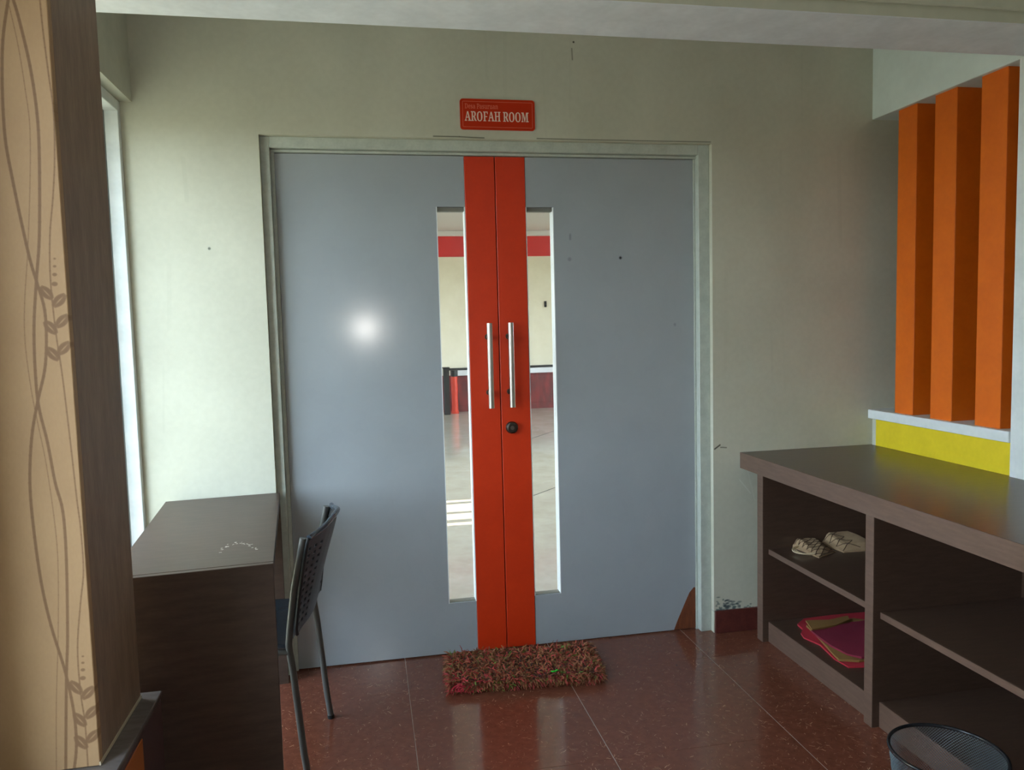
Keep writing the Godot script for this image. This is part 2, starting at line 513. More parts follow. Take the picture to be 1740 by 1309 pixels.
# ------------------------------------------------------------------ room shell
func make_shell() -> void:
	# floor with separate tiles
	var st := begin()
	cbox(st, Vector3(-1.55, -0.12, -0.16), Vector3(3.1, -0.0012, 9.0), 0.0)
	var floor_ := commit(st, "floor", M.grout, self)
	room(floor_, "glossy reddish brown tiled floor with pale flecks", "floor")
	var ts := 0.6226
	var gap := 0.0028
	var meshes := []
	for k in 4:
		var s2 := begin()
		var hx := (ts - gap) * 0.5
		var hz := (ts - 0.0008) * 0.5
		uvf = func(v: Vector3, _n: Vector3) -> Vector2:
			var q := Vector2(v.x / ts, v.z / ts)
			return q.rotated(k * PI / 2) + Vector2(0.5, 0.5)
		cbox(s2, Vector3(-hx, -0.008, -hz), Vector3(hx, 0.0, hz), 0.0005)
		uvf = null
		meshes.append(s2.commit())
	var cut := begin()   # the row cut short at the threshold
	uvf = func(v: Vector3, _n: Vector3) -> Vector2: return Vector2(v.x / ts + 0.5, v.z / ts + 0.5)
	cbox(cut, Vector3(-(ts - gap) * 0.5, -0.008, -0.0705), Vector3((ts - gap) * 0.5, 0.0, (ts - 0.0008) * 0.5), 0.0005)
	uvf = null
	var cut_mesh := cut.commit()
	for ix in range(-2, 5):
		for iz in range(-1, 14):
			var t := MeshInstance3D.new()
			t.name = "tile"
			t.mesh = cut_mesh if iz == -1 else meshes[(ix * 7 + iz * 3 + 40) & 3]
			t.material_override = M.floor_tile
			floor_.add_child(t, true)
			t.position = Vector3(-0.4415 + (ix + 0.5) * ts, 0, 0.232 + (iz + 0.5) * ts)

	# the wall with the doors
	var tex := wall_texture()
	var wm := plain(Color.WHITE, 0.7)
	wm.albedo_texture = tex
	uvf = func(v: Vector3, _n: Vector3) -> Vector2: return Vector2((v.x + 1.6) / 4.0, (3.0 - v.y) / 3.0)
	st = begin()
	var xl := -0.9246
	var xr := 0.9354
	var yt := 2.1555
	cbox(st, Vector3(-1.7, 0, -0.15), Vector3(xl, 3.1, 0))
	cbox(st, Vector3(xr, 0, -0.15), Vector3(3.1, 3.1, 0))
	cbox(st, Vector3(xl, yt, -0.15), Vector3(xr, 3.1, 0))
	uvf = null
	room(commit(st, "wall_back", wm, self), "aged cream-green painted wall around the double door", "wall")

	# skirting tiles on that wall, right of the door
	room(box_part("baseboard_back", Vector3(0.9375, 0, 0), Vector3(1.72, 0.102, 0.013), 0.0015, M.skirting, self), "dark reddish brown tile skirting beside the door frame", "baseboard")

	# door frame
	st = begin()
	for s in [[-1.0, xl, -0.890, -0.877], [1.0, xr, 0.885, 0.8755]]:
		var o: float = s[1]
		cbox(st, Vector3(minf(o, s[2]), 0, -0.15), Vector3(maxf(o, s[2]), yt, -0.026), 0.002)
		cbox(st, Vector3(minf(s[2], s[3]), 0, -0.15), Vector3(maxf(s[2], s[3]), 2.108, -0.058), 0.001)
	cbox(st, Vector3(-0.890, 2.113, -0.15), Vector3(0.885, yt, -0.026), 0.002)
	cbox(st, Vector3(-0.890, 2.1015, -0.15), Vector3(0.885, 2.1115, -0.05), 0.001)
	room(commit(st, "trim_1", M.frame, self), "pale grey-green wooden frame of the double door", "door frame")

	# ceiling, and the beam that crosses the room from the papered column to the white pillar
	room(box_part("ceiling", Vector3(-1.68, 2.95, 0.0), Vector3(3.1, 3.08, 9.0), 0.0, M.ceiling, self), "white ceiling of the room", "ceiling")
	st = begin()
	cbox(st, Vector3(-1.3698, 2.279, 0.80), Vector3(3.1, 2.95, 1.05), 0.002)
	var cb := room(commit(st, "ceiling_beam", M.ceiling, self), "white beam crossing under the ceiling in front of the door wall", "beam")
	box_part("front_face", Vector3(-1.3698, 2.2815, 1.05), Vector3(3.1, 2.95, 1.052), 0.0, M.plaster, cb)
	box_part("moulding", Vector3(-1.3698, 2.314, 1.052), Vector3(3.1, 2.36, 1.068), 0.004, M.plaster, cb)

	# left wall: bulkhead over the window, wall under it, and the part nearer the phone
	st = begin()
	cbox(st, Vector3(-1.68, 2.2626, 0.0), Vector3(-1.3698, 2.95, 1.075), 0.0)
	cbox(st, Vector3(-1.68, 0, 0.0), Vector3(-1.3698, 0.1, 1.075), 0.0)
	cbox(st, Vector3(-1.68, 0, 1.075), Vector3(-1.3698, 2.95, 1.56), 0.0)
	cbox(st, Vector3(-1.68, 0, 1.56), Vector3(-1.3698, 0.15, 2.46), 0.0)
	cbox(st, Vector3(-1.68, 2.25, 1.56), Vector3(-1.3698, 2.95, 2.46), 0.0)
	cbox(st, Vector3(-1.68, 0, 2.46), Vector3(-1.3698, 2.95, 9.0), 0.0)
	# unseen pilaster and hood, added to dim the window light on the wall
	cbox(st, Vector3(-1.80, 0.1, 0.0), Vector3(-1.505, 2.2626, 0.11), 0.0)
	cbox(st, Vector3(-1.80, 2.19, 0.11), Vector3(-1.505, 2.2626, 1.075), 0.0)
	room(commit(st, "wall_left", M.plaster, self), "cream-green left wall with windows", "wall")

	# window beside the desk
	var w := Node3D.new()
	w.name = "window_1"
	add_child(w)
	room(w, "white framed window in the left wall beside the desk", "window")
	st = begin()
	cbox(st, Vector3(-1.46, 0.1, 0.0), Vector3(-1.412, 2.2626, 0.03), 0.002)
	cbox(st, Vector3(-1.46, 0.1, 1.035), Vector3(-1.412, 2.2626, 1.075), 0.002)
	cbox(st, Vector3(-1.46, 2.222, 0.03), Vector3(-1.412, 2.2626, 1.035), 0.002)
	cbox(st, Vector3(-1.46, 0.1, 0.03), Vector3(-1.412, 0.14, 1.035), 0.002)
	commit(st, "window_frame", M.white, w)
	st = begin()
	cbox(st, Vector3(-1.50, 0.12, 0.0), Vector3(-1.466, 2.25, 0.027), 0.002)
	cbox(st, Vector3(-1.50, 0.12, 1.03), Vector3(-1.466, 2.25, 1.07), 0.002)
	cbox(st, Vector3(-1.50, 2.21, 0.027), Vector3(-1.466, 2.25, 1.03), 0.002)
	cbox(st, Vector3(-1.50, 0.12, 0.027), Vector3(-1.466, 0.16, 1.03), 0.002)
	commit(st, "sash", M.white, w)
	box_part("pane", Vector3(-1.486, 0.16, 0.027), Vector3(-1.482, 2.21, 1.03), 0.0, M.glass, w)

	# added window, out of view, to light the column and the right side
	var w2 := Node3D.new()
	w2.name = "window_2"
	add_child(w2)
	room(w2, "added white framed window out of view, lighting the column front", "window")
	st = begin()
	cbox(st, Vector3(-1.475, 0.15, 1.56), Vector3(-1.42, 2.25, 1.60), 0.003)
	cbox(st, Vector3(-1.475, 0.15, 2.42), Vector3(-1.42, 2.25, 2.46), 0.003)
	cbox(st, Vector3(-1.475, 2.21, 1.60), Vector3(-1.42, 2.25, 2.42), 0.003)
	cbox(st, Vector3(-1.475, 0.15, 1.60), Vector3(-1.42, 0.19, 2.42), 0.003)
	commit(st, "window_frame", M.white, w2)
	box_part("pane", Vector3(-1.452, 0.19, 1.60), Vector3(-1.448, 2.21, 2.42), 0.0, M.glass, w2)


	# right side: low wall under the slat screen, beam above it, pillar, wall beyond and the passage behind
	st = begin()
	cbox(st, Vector3(1.7197, 0, 0), Vector3(1.87, 0.9366, 0.9), 0.0)
	cbox(st, Vector3(1.7197, 0, 1.05), Vector3(1.87, 2.95, 9.0), 0.0)
	cbox(st, Vector3(2.95, 0, 0), Vector3(3.1, 2.95, 9.0), 0.0)
	room(commit(st, "wall_right", M.plaster, self), "cream-green right wall with the opening for the slat screen", "wall")
	room(box_part("wall_right_beam", Vector3(1.7007, 2.2731, 0.0), Vector3(1.90, 2.95, 0.7995), 0.002, M.beam, self), "pale grey-green beam over the orange slats", "beam")
	room(box_part("wall_right_pillar", Vector3(1.7007, 0, 0.785), Vector3(2.05, 2.279, 1.05), 0.003, M.white, self), "white square pillar at the end of the slat screen", "pillar")
	room(box_part("wall_right_panel", Vector3(1.7147, 0.70, 0.032), Vector3(1.7197, 0.9366, 0.785), 0.0, M.yellow, self), "bright yellow painted panel between counter and white sill", "panel")
	room(box_part("trim_2", Vector3(1.694, 0.9366, 0.002), Vector3(1.90, 0.9773, 0.786), 0.002, M.white, self), "white sill carrying the orange slats", "sill")
	room(box_part("wall_front", Vector3(-1.3698, 0, 8.8), Vector3(2.95, 2.95, 9.0), 0.0, M.plaster, self), "cream-green wall at the other end of the room", "wall")

# ------------------------------------------------------------------ hall behind the doors
func make_hall() -> void:
	var zf := -9.5
	var f := box_part("floor_hall", Vector3(-3.8, -0.12, zf - 0.2), Vector3(5.6, 0.0, -0.15), 0.0, M.hall_floor, self)
	room(f, "shiny cream floor of the hall behind the doors", "floor")
	# two open seams in the sheet floor
	for s in [[Vector2(905, 745), Vector2(931, 736)], [Vector2(905, 843), Vector2(948, 827)]]:
		var a := pixel_on(s[0], 1, 0.0)
		var b := pixel_on(s[1], 1, 0.0)
		var d := (b - a).normalized()
		var sd := d.cross(Vector3.UP) * 0.006
		a -= d * 0.5
		b += d * 0.3
		var st := begin()
		var p := PackedVector2Array([Vector2(a.x + sd.x, -(a.z + sd.z)), Vector2(b.x + sd.x, -(b.z + sd.z)), Vector2(b.x - sd.x, -(b.z - sd.z)), Vector2(a.x - sd.x, -(a.z - sd.z))])
		prism(st, p, -0.001, 0.0008, Transform3D(Basis(Vector3.RIGHT, -PI / 2), Vector3.ZERO))
		commit(st, "seam", M.black, f)
	var sc := begin()
	cbox(sc, Vector3(-3.8, 2.96, zf - 0.2), Vector3(5.6, 3.04, -1.4), 0.0)
	cbox(sc, Vector3(-3.8, 2.96, -0.30), Vector3(5.6, 3.04, -0.15), 0.0)
	# four openings added in the unseen ceiling to drop sun patches on the floor
	var zz := -1.4
	for q in [[-1.39, -1.30], [-1.25, -0.98], [-0.94, -0.74], [-0.68, -0.58]]:
		cbox(sc, Vector3(-3.8, 2.96, zz), Vector3(5.6, 3.04, q[0]), 0.0)
		var k: float = 0.06 * sin(q[0] * 40.0)
		cbox(sc, Vector3(-3.8, 2.96, q[0]), Vector3(-0.2 + k, 3.04, q[1]), 0.0)
		cbox(sc, Vector3(0.2 + k * 1.5, 2.96, q[0]), Vector3(5.6, 3.04, q[1]), 0.0)
		zz = q[1]
	cbox(sc, Vector3(-3.8, 2.96, zz), Vector3(5.6, 3.04, -0.30), 0.0)
	room(commit(sc, "ceiling_hall", M.hall_ceiling, self), "white ceiling of the hall behind the doors", "ceiling")
	room(box_part("wall_hall_far", Vector3(-3.8, 0, zf - 0.2), Vector3(5.6, 3.0, zf), 0.0, M.hall_wall, self), "cream far wall of the hall seen through the door glass", "wall")
	room(box_part("trim_3", Vector3(-3.8, 2.87, zf), Vector3(5.6, 2.96, zf + 0.06), 0.01, M.hall_ceiling, self), "white cornice at the top of the hall wall", "cornice")
	room(box_part("trim_4", Vector3(-3.8, 2.54, zf), Vector3(5.6, 2.87, zf + 0.02), 0.0, M.hall_red, self), "red band along the top of the hall wall", "wall band")
	var st := begin()
	cbox(st, Vector3(-3.8, 0, zf), Vector3(5.6, 0.60, zf + 0.1), 0.0)
	for k in 12:
		cbox(st, Vector3(-3.0 + k * 0.7, 0.1, zf + 0.1), Vector3(-2.36 + k * 0.7, 0.56, zf + 0.112), 0.004)
	room(commit(st, "wall_hall_panelling", M.hall_panel, self), "dark red panelling along the foot of the hall wall", "panelling")
	room(box_part("trim_5", Vector3(0.86, 0.60, zf), Vector3(5.6, 0.685, zf + 0.16), 0.004, M.hall_white, self), "white ledge on top of the dark red panelling", "ledge")
	room(box_part("trim_6", Vector3(0.72, 0.685, zf), Vector3(5.6, 0.72, zf + 0.1), 0.004, M.black, self), "black rail above the white ledge", "rail")
	var hook := thing("wall_hook", "small black hook on the cream hall wall", "hook", pixel_on(Vector2(926.5, 517), 2, zf))
	var sh := begin()
	cbox(sh, Vector3(-0.02, -0.05, 0.0), Vector3(0.02, 0.05, 0.02), 0.004)
	commit(sh, "plate", M.black, hook)
	sh = begin()
	tube(sh, [Vector3(0, -0.02, 0.02), Vector3(0, -0.05, 0.05), Vector3(0, -0.02, 0.07)], 0.006, 6)
	commit(sh, "prong", M.black, hook)
	# a black post and a red round post at the left end of the ledge
	var bp := thing("black_post", "black square post at the end of the white ledge", "post", Vector3(0.70, 0, zf + 0.42))
	var s1 := begin()
	cbox(s1, Vector3(-0.045, 0, -0.05), Vector3(0.045, 0.74, 0.05), 0.005)
	commit(s1, "shaft", M.black, bp)
	s1 = begin()
	cbox(s1, Vector3(-0.055, 0.74, -0.06), Vector3(0.055, 0.76, 0.06), 0.004)
	commit(s1, "cap", M.black, bp)
	var rp := thing("red_post", "round orange-red post between black post and dark red panelling", "post", Vector3(0.84, 0, zf + 0.3))
	s1 = begin()
	lathe(s1, [Vector2(0, 0), Vector2(0.062, 0), Vector2(0.062, 0.03), Vector2(0.052, 0.05), Vector2(0.052, 0.6), Vector2(0, 0.6)], 20)
	commit(s1, "shaft", plain(rgb(224, 62, 34), 0.35), rp)
	s1 = begin()
	lathe(s1, [Vector2(0, 0.6), Vector2(0.06, 0.6), Vector2(0.06, 0.7), Vector2(0, 0.7)], 20)
	commit(s1, "cap", M.black, rp)

	# hall walls out of the picture; left windows enlarged and right ones added to brighten it
	var wins := [[-9.3, -7.2], [-7.0, -4.9], [-4.7, -2.6], [-2.4, -0.4]]
	for x in [[-3.8, -3.6, "left"], [5.4, 5.6, "right"]]:
		st = begin()
		cbox(st, Vector3(x[0], 0, zf), Vector3(x[1], 0.3, -0.15), 0.0)
		cbox(st, Vector3(x[0], 2.88, zf), Vector3(x[1], 3.0, -0.15), 0.0)
		cbox(st, Vector3(x[0], 2.4, zf), Vector3(x[1], 2.88, -0.15), 0.0)
		var z0 := zf
		for q in (wins if x[2] == "left" else wins.slice(1)):
			cbox(st, Vector3(x[0], 0.3, z0), Vector3(x[1], 2.4, q[0]), 0.0)
			z0 = q[1]
		cbox(st, Vector3(x[0], 0.3, z0), Vector3(x[1], 2.4, -0.15), 0.0)
		room(commit(st, "wall_hall_" + x[2], M.hall_wall, self), "cream side wall of the hall with tall windows", "wall")
	st = begin()
	cbox(st, Vector3(-3.8, 0, -0.15), Vector3(-1.6, 3.6, 0.0), 0.0)
	cbox(st, Vector3(3.1, 0, -0.15), Vector3(5.6, 3.1, 0.0), 0.0)
	room(commit(st, "wall_hall_near", M.hall_wall, self), "cream hall wall on both sides of the vestibule", "wall")
	var i := 3
	for x in [-3.7, 5.5]:
		for q in (wins if x < 0.0 else wins.slice(1)):
			var w := Node3D.new()
			w.name = "window_%d" % i
			i += 1
			add_child(w)
			room(w, "white framed tall window in an unseen side wall, sized to light the hall", "window")
			var sw := begin()
			cbox(sw, Vector3(x - 0.03, 0.3, q[0]), Vector3(x + 0.03, 2.4, q[0] + 0.05), 0.003)
			cbox(sw, Vector3(x - 0.03, 0.3, q[1] - 0.05), Vector3(x + 0.03, 2.4, q[1]), 0.003)
			cbox(sw, Vector3(x - 0.03, 2.35, q[0]), Vector3(x + 0.03, 2.4, q[1]), 0.003)
			cbox(sw, Vector3(x - 0.03, 0.3, q[0]), Vector3(x + 0.03, 0.35, q[1]), 0.003)
			commit(sw, "window_frame", M.white, w)
			box_part("pane", Vector3(x - 0.002, 0.35, q[0] + 0.05), Vector3(x + 0.002, 2.35, q[1] - 0.05), 0.0, M.glass, w)

# ------------------------------------------------------------------ double door
func make_doors() -> void:
	var zf := -0.0616
	var zb := zf - 0.042
	for side in [-1, 1]:
		var right: bool = side > 0
		var root := Node3D.new()
		root.name = "door_2" if right else "door_1"
		add_child(root)
		room(root, "blue-grey door leaf with glass slot, orange stile, round lock and a bare wood corner" if right else "blue-grey door leaf with glass slot and orange stile, hinged beside the desk", "door")
		root.position = Vector3((0.8745 if right else -0.876), 0, zf)
		var off := -root.position
		var x_out := 0.8745 if right else -0.876
		var x_g0: float = 0.1285 * side
		var x_g1: float = 0.2465 * side
		var g_b := 0.2245
		var g_t := 1.894
		var y0 := 0.006
		var y1 := 2.0985
		var m := plain(Color.WHITE, 0.165)
		m.albedo_texture = door_texture(right)
		uvf = func(v: Vector3, _n: Vector3) -> Vector2: return Vector2((v.x + root.position.x + 0.88) / 1.76, (2.104 - v.y) / 2.104)
		var st := begin()
		var B := func(x0: float, x1: float, ya: float, yb: float, bev := 0.0) -> void:
			cbox(st, Vector3(minf(x0, x1), ya, zb) + off, Vector3(maxf(x0, x1), yb, zf) + off, bev)
		B.call(x_out, x_g1, y0, y1)
		B.call(x_g1, x_g0, g_t, y1)
		B.call(x_g1, x_g0, y0, g_b)
		commit(st, "leaf_panel", m, root)
		uvf = null
		# orange stile
		var xi: float = 0.0019 * side
		st = begin()
		cbox(st, Vector3(minf(xi, 0.127 * side), y0, zb) + off, Vector3(maxf(xi, 0.127 * side), y1, zf + 0.002) + off, 0.0015)
		commit(st, "stile", M.orange_door, root).set_meta("label", "orange painted stile")
		# white lining of the slot, and its dark top bead
		var lo := minf(x_g0, x_g1)
		var hi := maxf(x_g0, x_g1)
		st = begin()
		cbox(st, Vector3(lo - 0.001, g_b, zb - 0.012) + off, Vector3(lo + 0.0025, g_t, zf + 0.0004) + off, 0.0)
		cbox(st, Vector3(hi - 0.0025, g_b, zb - 0.012) + off, Vector3(hi + 0.001, g_t, zf + 0.0004) + off, 0.0)
		commit(st, "slot_lining", M.bead, root)
		st = begin()
		cbox(st, Vector3(lo + 0.0025, g_t - 0.016, zb - 0.004) + off, Vector3(hi - 0.0025, g_t, zf - 0.012) + off, 0.001)
		cbox(st, Vector3(lo + 0.0025, g_b - 0.001, zb - 0.004) + off, Vector3(hi - 0.0025, g_b + 0.0025, zf - 0.008) + off, 0.0005)
		commit(st, "glass_bead", M.bead_dark, root)
		st = begin()
		cbox(st, Vector3(lo + 0.0025, g_b + 0.003, zb + 0.012) + off, Vector3(hi - 0.0025, g_t - 0.016, zb + 0.017) + off, 0.0)
		commit(st, "glass_pane", M.glass, root)
		# pull bar
		var hx := 0.0395 if right else -0.0490
		st = begin()
		var zc := 0.0
		tube(st, [Vector3(hx, 1.0605, zc) + off, Vector3(hx, 1.0625, zc) + off, Vector3(hx, 1.4110, zc) + off, Vector3(hx, 1.4130, zc) + off], 0.0118, 24)
		var bar := commit(st, "pull_bar", M.steel, root)
		for y in [1.1225, 1.356]:
			st = begin()
			tube(st, [Vector3(hx, y, zf + 0.002) + off, Vector3(hx, y, zc - 0.008) + off], 0.0075, 14)
			tube(st, [Vector3(hx, y, zf + 0.001) + off, Vector3(hx, y, zf + 0.009) + off], 0.0125, 18)
			commit(st, "standoff", M.steel_dark, bar)
		if not right:
			st = begin()
			cbox(st, Vector3(-0.02, y0, zb - 0.009) + off, Vector3(0.02, y1, zb - 0.001) + off, 0.001)
			commit(st, "meeting_strip", M.orange_door, root)
		if right:
			# round cylinder lock
			var xf := Transform3D(Basis(Vector3.RIGHT, PI / 2), Vector3(0.0446, 0.968, zf + 0.002) + off)
			st = begin()
			lathe(st, [Vector2(0, 0), Vector2(0.0265, 0), Vector2(0.0265, 0.003), Vector2(0.023, 0.012), Vector2(0.017, 0.0145), Vector2(0, 0.0145)], 32, xf)
			var lock := commit(st, "lock", M.steel_dark, root)
			st = begin()
			lathe(st, [Vector2(0.0085, 0.0142), Vector2(0.0085, 0.0175), Vector2(0, 0.0175)], 20, xf)
			commit(st, "lock_cylinder", M.steel, lock)
			# paint film broken away at the bottom corner
			st = begin()
			var poly := PackedVector2Array()
			for q in [[1183.5, 998.5], [1179, 998], [1171.5, 1007], [1162, 1029], [1151.6, 1054], [1145.4, 1070.7]]:
				var p := pixel_on(Vector2(q[0], q[1]), 2, zf)
				poly.append(Vector2(minf(p.x, 0.8738), maxf(p.y, 0.0065)) + Vector2(off.x, 0))
			poly.append(Vector2(0.8738 + off.x, 0.0065))
			prism(st, poly, -0.002, 0.0008)
			commit(st, "bare_patch", M.wood_bare, root).set_meta("label", "bare brown wood where the grey face is broken away")

# ------------------------------------------------------------------ sign above the doors
func make_sign() -> void:
	var a := Vector3(-0.1455, 2.1905, 0.0)
	var b := Vector3(0.1608, 2.3115, 0.0)
	var c := (a + b) * 0.5
	var s := thing("room_sign", "orange plate with white lettering AROFAH ROOM above the door", "sign", c)
	var hw := (b.x - a.x) * 0.5
	var hh := (b.y - a.y) * 0.5
	var st := begin()
	prism(st, round_rect(-hw, -hh, hw, hh, 0.012), 0.0, 0.005)
	commit(st, "plate", M.sign, s)
	st = begin()
	var g := 0.0105
	var pts := []
	for p in round_rect(-hw + g, -hh + g, hw - g, hh - g, 0.003, 3):
		pts.append(Vector3(p.x, p.y, 0.005))
	tube(st, pts, 0.0008, 6, true)
	commit(st, "border_line", M.sign_line, s)
	var f := SystemFont.new()
	f.font_names = PackedStringArray(["Droid Serif"])
	f.font_weight = 700
	letters("AROFAH ROOM", f, Vector2(-0.004, -0.008), 0.262, 0.0385, M.sign_text, s)
	var f2 := SystemFont.new()
	f2.font_names = PackedStringArray(["Droid Serif"])
	f2.font_italic = true
	letters("Desa Pasuruan", f2, Vector2(-0.066, 0.0315), 0.135, 0.019, M.sign_line, s)

func letters(what: String, font: Font, centre: Vector2, width: float, height: float, m: Material, parent: Node) -> void:
	var tm := TextMesh.new()
	tm.text = what
	tm.font = font
	tm.font_size = 64
	tm.pixel_size = 0.001
	tm.depth = 0.01
	tm.curve_step = 1.0
	var box := tm.get_aabb()
	var o := MeshInstance3D.new()
	o.name = "lettering"
	o.mesh = tm
	o.material_override = m
	parent.add_child(o, true)
	o.scale = Vector3(width / box.size.x, height / box.size.y, 0.08)
	var mid := box.get_center()
	o.position = Vector3(centre.x - mid.x * o.scale.x, centre.y - mid.y * o.scale.y, 0.0052)

# ------------------------------------------------------------------ papered column and the low cabinet under it
func column_texture(x0: float, x1: float, y0: float, y1: float, zf: float) -> ImageTexture:
	var ppm := 800.0
	var w := int((x1 - x0) * ppm)
	var h := int((y1 - y0) * ppm)
	var a := noise_image(256, 256, 0.02, 81)
	var b := noise_image(256, 256, 0.15, 82, 2)
	var im := Image.create(w, h, true, Image.FORMAT_RGB8)
	for y in h:
		for x in w:
			var t := a.get_pixel((x / 2) % 256, (y / 3) % 256).r * 0.6 + b.get_pixel(x % 256, (y / 2) % 256).r * 0.4
			im.set_pixel(x, y, rgb(170, 136, 98).lerp(rgb(160, 126, 90), t))
	var at := func(px: float, py: float) -> Vector2:
		var p := pixel_on(Vector2(px, py), 2, zf)
		return Vector2((p.x - x0) * ppm, (y1 - p.y) * ppm)
	var dark := rgb(120, 88, 58)
	var vines := [
		[4.6, 0.95, [[13, 0], [4, 67], [3, 150], [8, 235], [20, 302], [34, 370], [50, 440], [62, 480], [75, 526], [78, 580], [75, 629], [63, 683], [53, 744], [50, 820], [56, 895], [69, 988], [86, 1063], [110, 1141], [125, 1212], [129, 1268], [125, 1309]]],
		[4.6, 0.95, [[22, 0], [32, 34], [50, 111], [62, 192], [66, 269], [66, 400], [61, 476], [57, 553], [59, 629], [65, 690], [80, 752], [93, 820], [106, 869], [112, 951], [114, 1081], [112, 1156], [111, 1309]]],
		[1.6, 0.6, [[15, 10], [30, 77], [42, 151], [50, 218], [50, 319], [46, 431], [41, 515], [42, 583], [52, 660], [63, 717], [78, 790], [93, 895], [98, 969], [98, 1081], [95, 1194], [95, 1309]]],
		[2.4, 0.85, [[67, 0], [72, 50], [82, 128], [90, 188], [92, 269], [89, 336], [84, 400], [85, 476], [94, 564], [105, 637], [118, 744], [130, 850], [136, 895], [141, 969], [136, 1025], [131, 1100], [136, 1175], [144, 1231], [149, 1309]]]]
	for v in vines:
		var pts := []
		for q in v[2]:
			pts.append(at.call(q[0], q[1]))
		stroke(im, smooth_path(pts, 5), v[0], dark, v[1])
	# sprigs of leaves with a row of buds above
	for sprig in [[[78, 497, -1], [100, 510, 1], [85, 556, -1], [105, 545, 1], [89, 601, -1], [108, 591, 1]], [[128, 1168, -1], [149, 1177, 1], [135, 1223, -1], [155, 1210, 1], [137, 1261, -1], [157, 1251, 1]]]:
		for l in sprig:
			var s: float = l[2]
			var tip: Vector2 = at.call(l[0] + 9.5 * s, l[1] - 10.0)
			var root: Vector2 = at.call(l[0] - 9.5 * s, l[1] + 10.0)
			for half in [-1.0, 1.0]:
				var side: Vector2 = (tip - root).orthogonal().normalized() * half
				for k in 9:
					var t := (k + 0.5) / 9.0
					var c: Vector2 = root.lerp(tip, t) + side * (1.2 + 3.2 * sin(t * PI))
					dab(im, c.x, c.y, 2.2 + 1.6 * sin(t * PI), 2.2 + 1.6 * sin(t * PI), dark, 0.8)
	for d in [[92, 482, 3.6], [92, 466, 2.8], [92, 452, 2.0], [92, 439, 1.5], [140, 1152, 3.6], [140, 1138, 2.8], [140, 1126, 2.0], [140, 1115, 1.5]]:
		var c2: Vector2 = at.call(d[0], d[1])
		dab(im, c2.x, c2.y, d[2] * 1.3, d[2], dark, 0.85)
	im.generate_mipmaps()
	return ImageTexture.create_from_image(im)

func make_column() -> void:
	var x1 := -1.156
	var x0 := -1.369
	var zb := 1.078
	var zf := 1.390
	var y0 := 0.472
	var y1 := 2.95
	var t := thing("papered_column", "square column with beige vine wallpaper in front and a brown side", "column", Vector3(x1, y0, zf))
	var off := -t.position
	# front sheet with print, side sheet plain brown
	var fm := plain(Color.WHITE, 0.65)
	fm.albedo_texture = column_texture(-1.55, x1, y0, y1, zf)
	var st := begin()
	uvf = func(v: Vector3, _n: Vector3) -> Vector2: return Vector2((v.x + x1 + 1.55) / (x1 + 1.55), 1.0 - v.y / (y1 - y0))
	cbox(st, Vector3(x0, y0, zf - 0.02) + off, Vector3(x1, y1, zf) + off, 0.0015)
	uvf = null
	commit(st, "front_paper", fm, t).set_meta("label", "beige paper printed with brown vines and leaf sprigs")
	var sm := triplanar(plain(Color.WHITE, 0.6), mottled(512, rgb(146, 120, 100), rgb(122, 99, 83), 0.010, 85, 5, 1), 0.8)
	st = begin()
	cbox(st, Vector3(x0, y0, zb) + off, Vector3(x1 - 0.0005, y1, zf - 0.02) + off, 0.0015)
	commit(st, "side_paper", sm, t).set_meta("label", "brown streaked side")
	st = begin()
	cbox(st, Vector3(x1 - 0.001, y0, zb) + off, Vector3(x1 + 0.0015, y0 + 0.008, zf) + off, 0.0)
	commit(st, "edge_strip", plain(rgb(190, 176, 150), 0.6), t)

	var c := thing("low_cabinet", "low dark brown cabinet with an orange front under the papered column", "cabinet", Vector3(-1.114, 0, 1.042))
	off = -c.position
	st = begin()
	cbox(st, Vector3(-1.365, 0.455, 1.042) + off, Vector3(-1.114, 0.47, 2.3) + off, 0.002)
	commit(st, "top", M.low_top, c)
	st = begin()
	cbox(st, Vector3(-1.365, 0.0, 1.045) + off, Vector3(-1.118, 0.455, 2.28) + off, 0.001)
	commit(st, "body", plain(rgb(84, 62, 62), 0.5), c)
	st = begin()
	cbox(st, Vector3(-1.119, 0.06, 1.225) + off, Vector3(-1.1155, 0.438, 1.70) + off, 0.001)
	var dr := commit(st, "door", M.orange_panel, c)
	dr.set_meta("label", "orange cabinet door")
	st = begin()
	cbox(st, Vector3(-1.116, 0.22, 1.66) + off, Vector3(-1.106, 0.30, 1.675) + off, 0.003)
	commit(st, "handle", M.steel, dr)

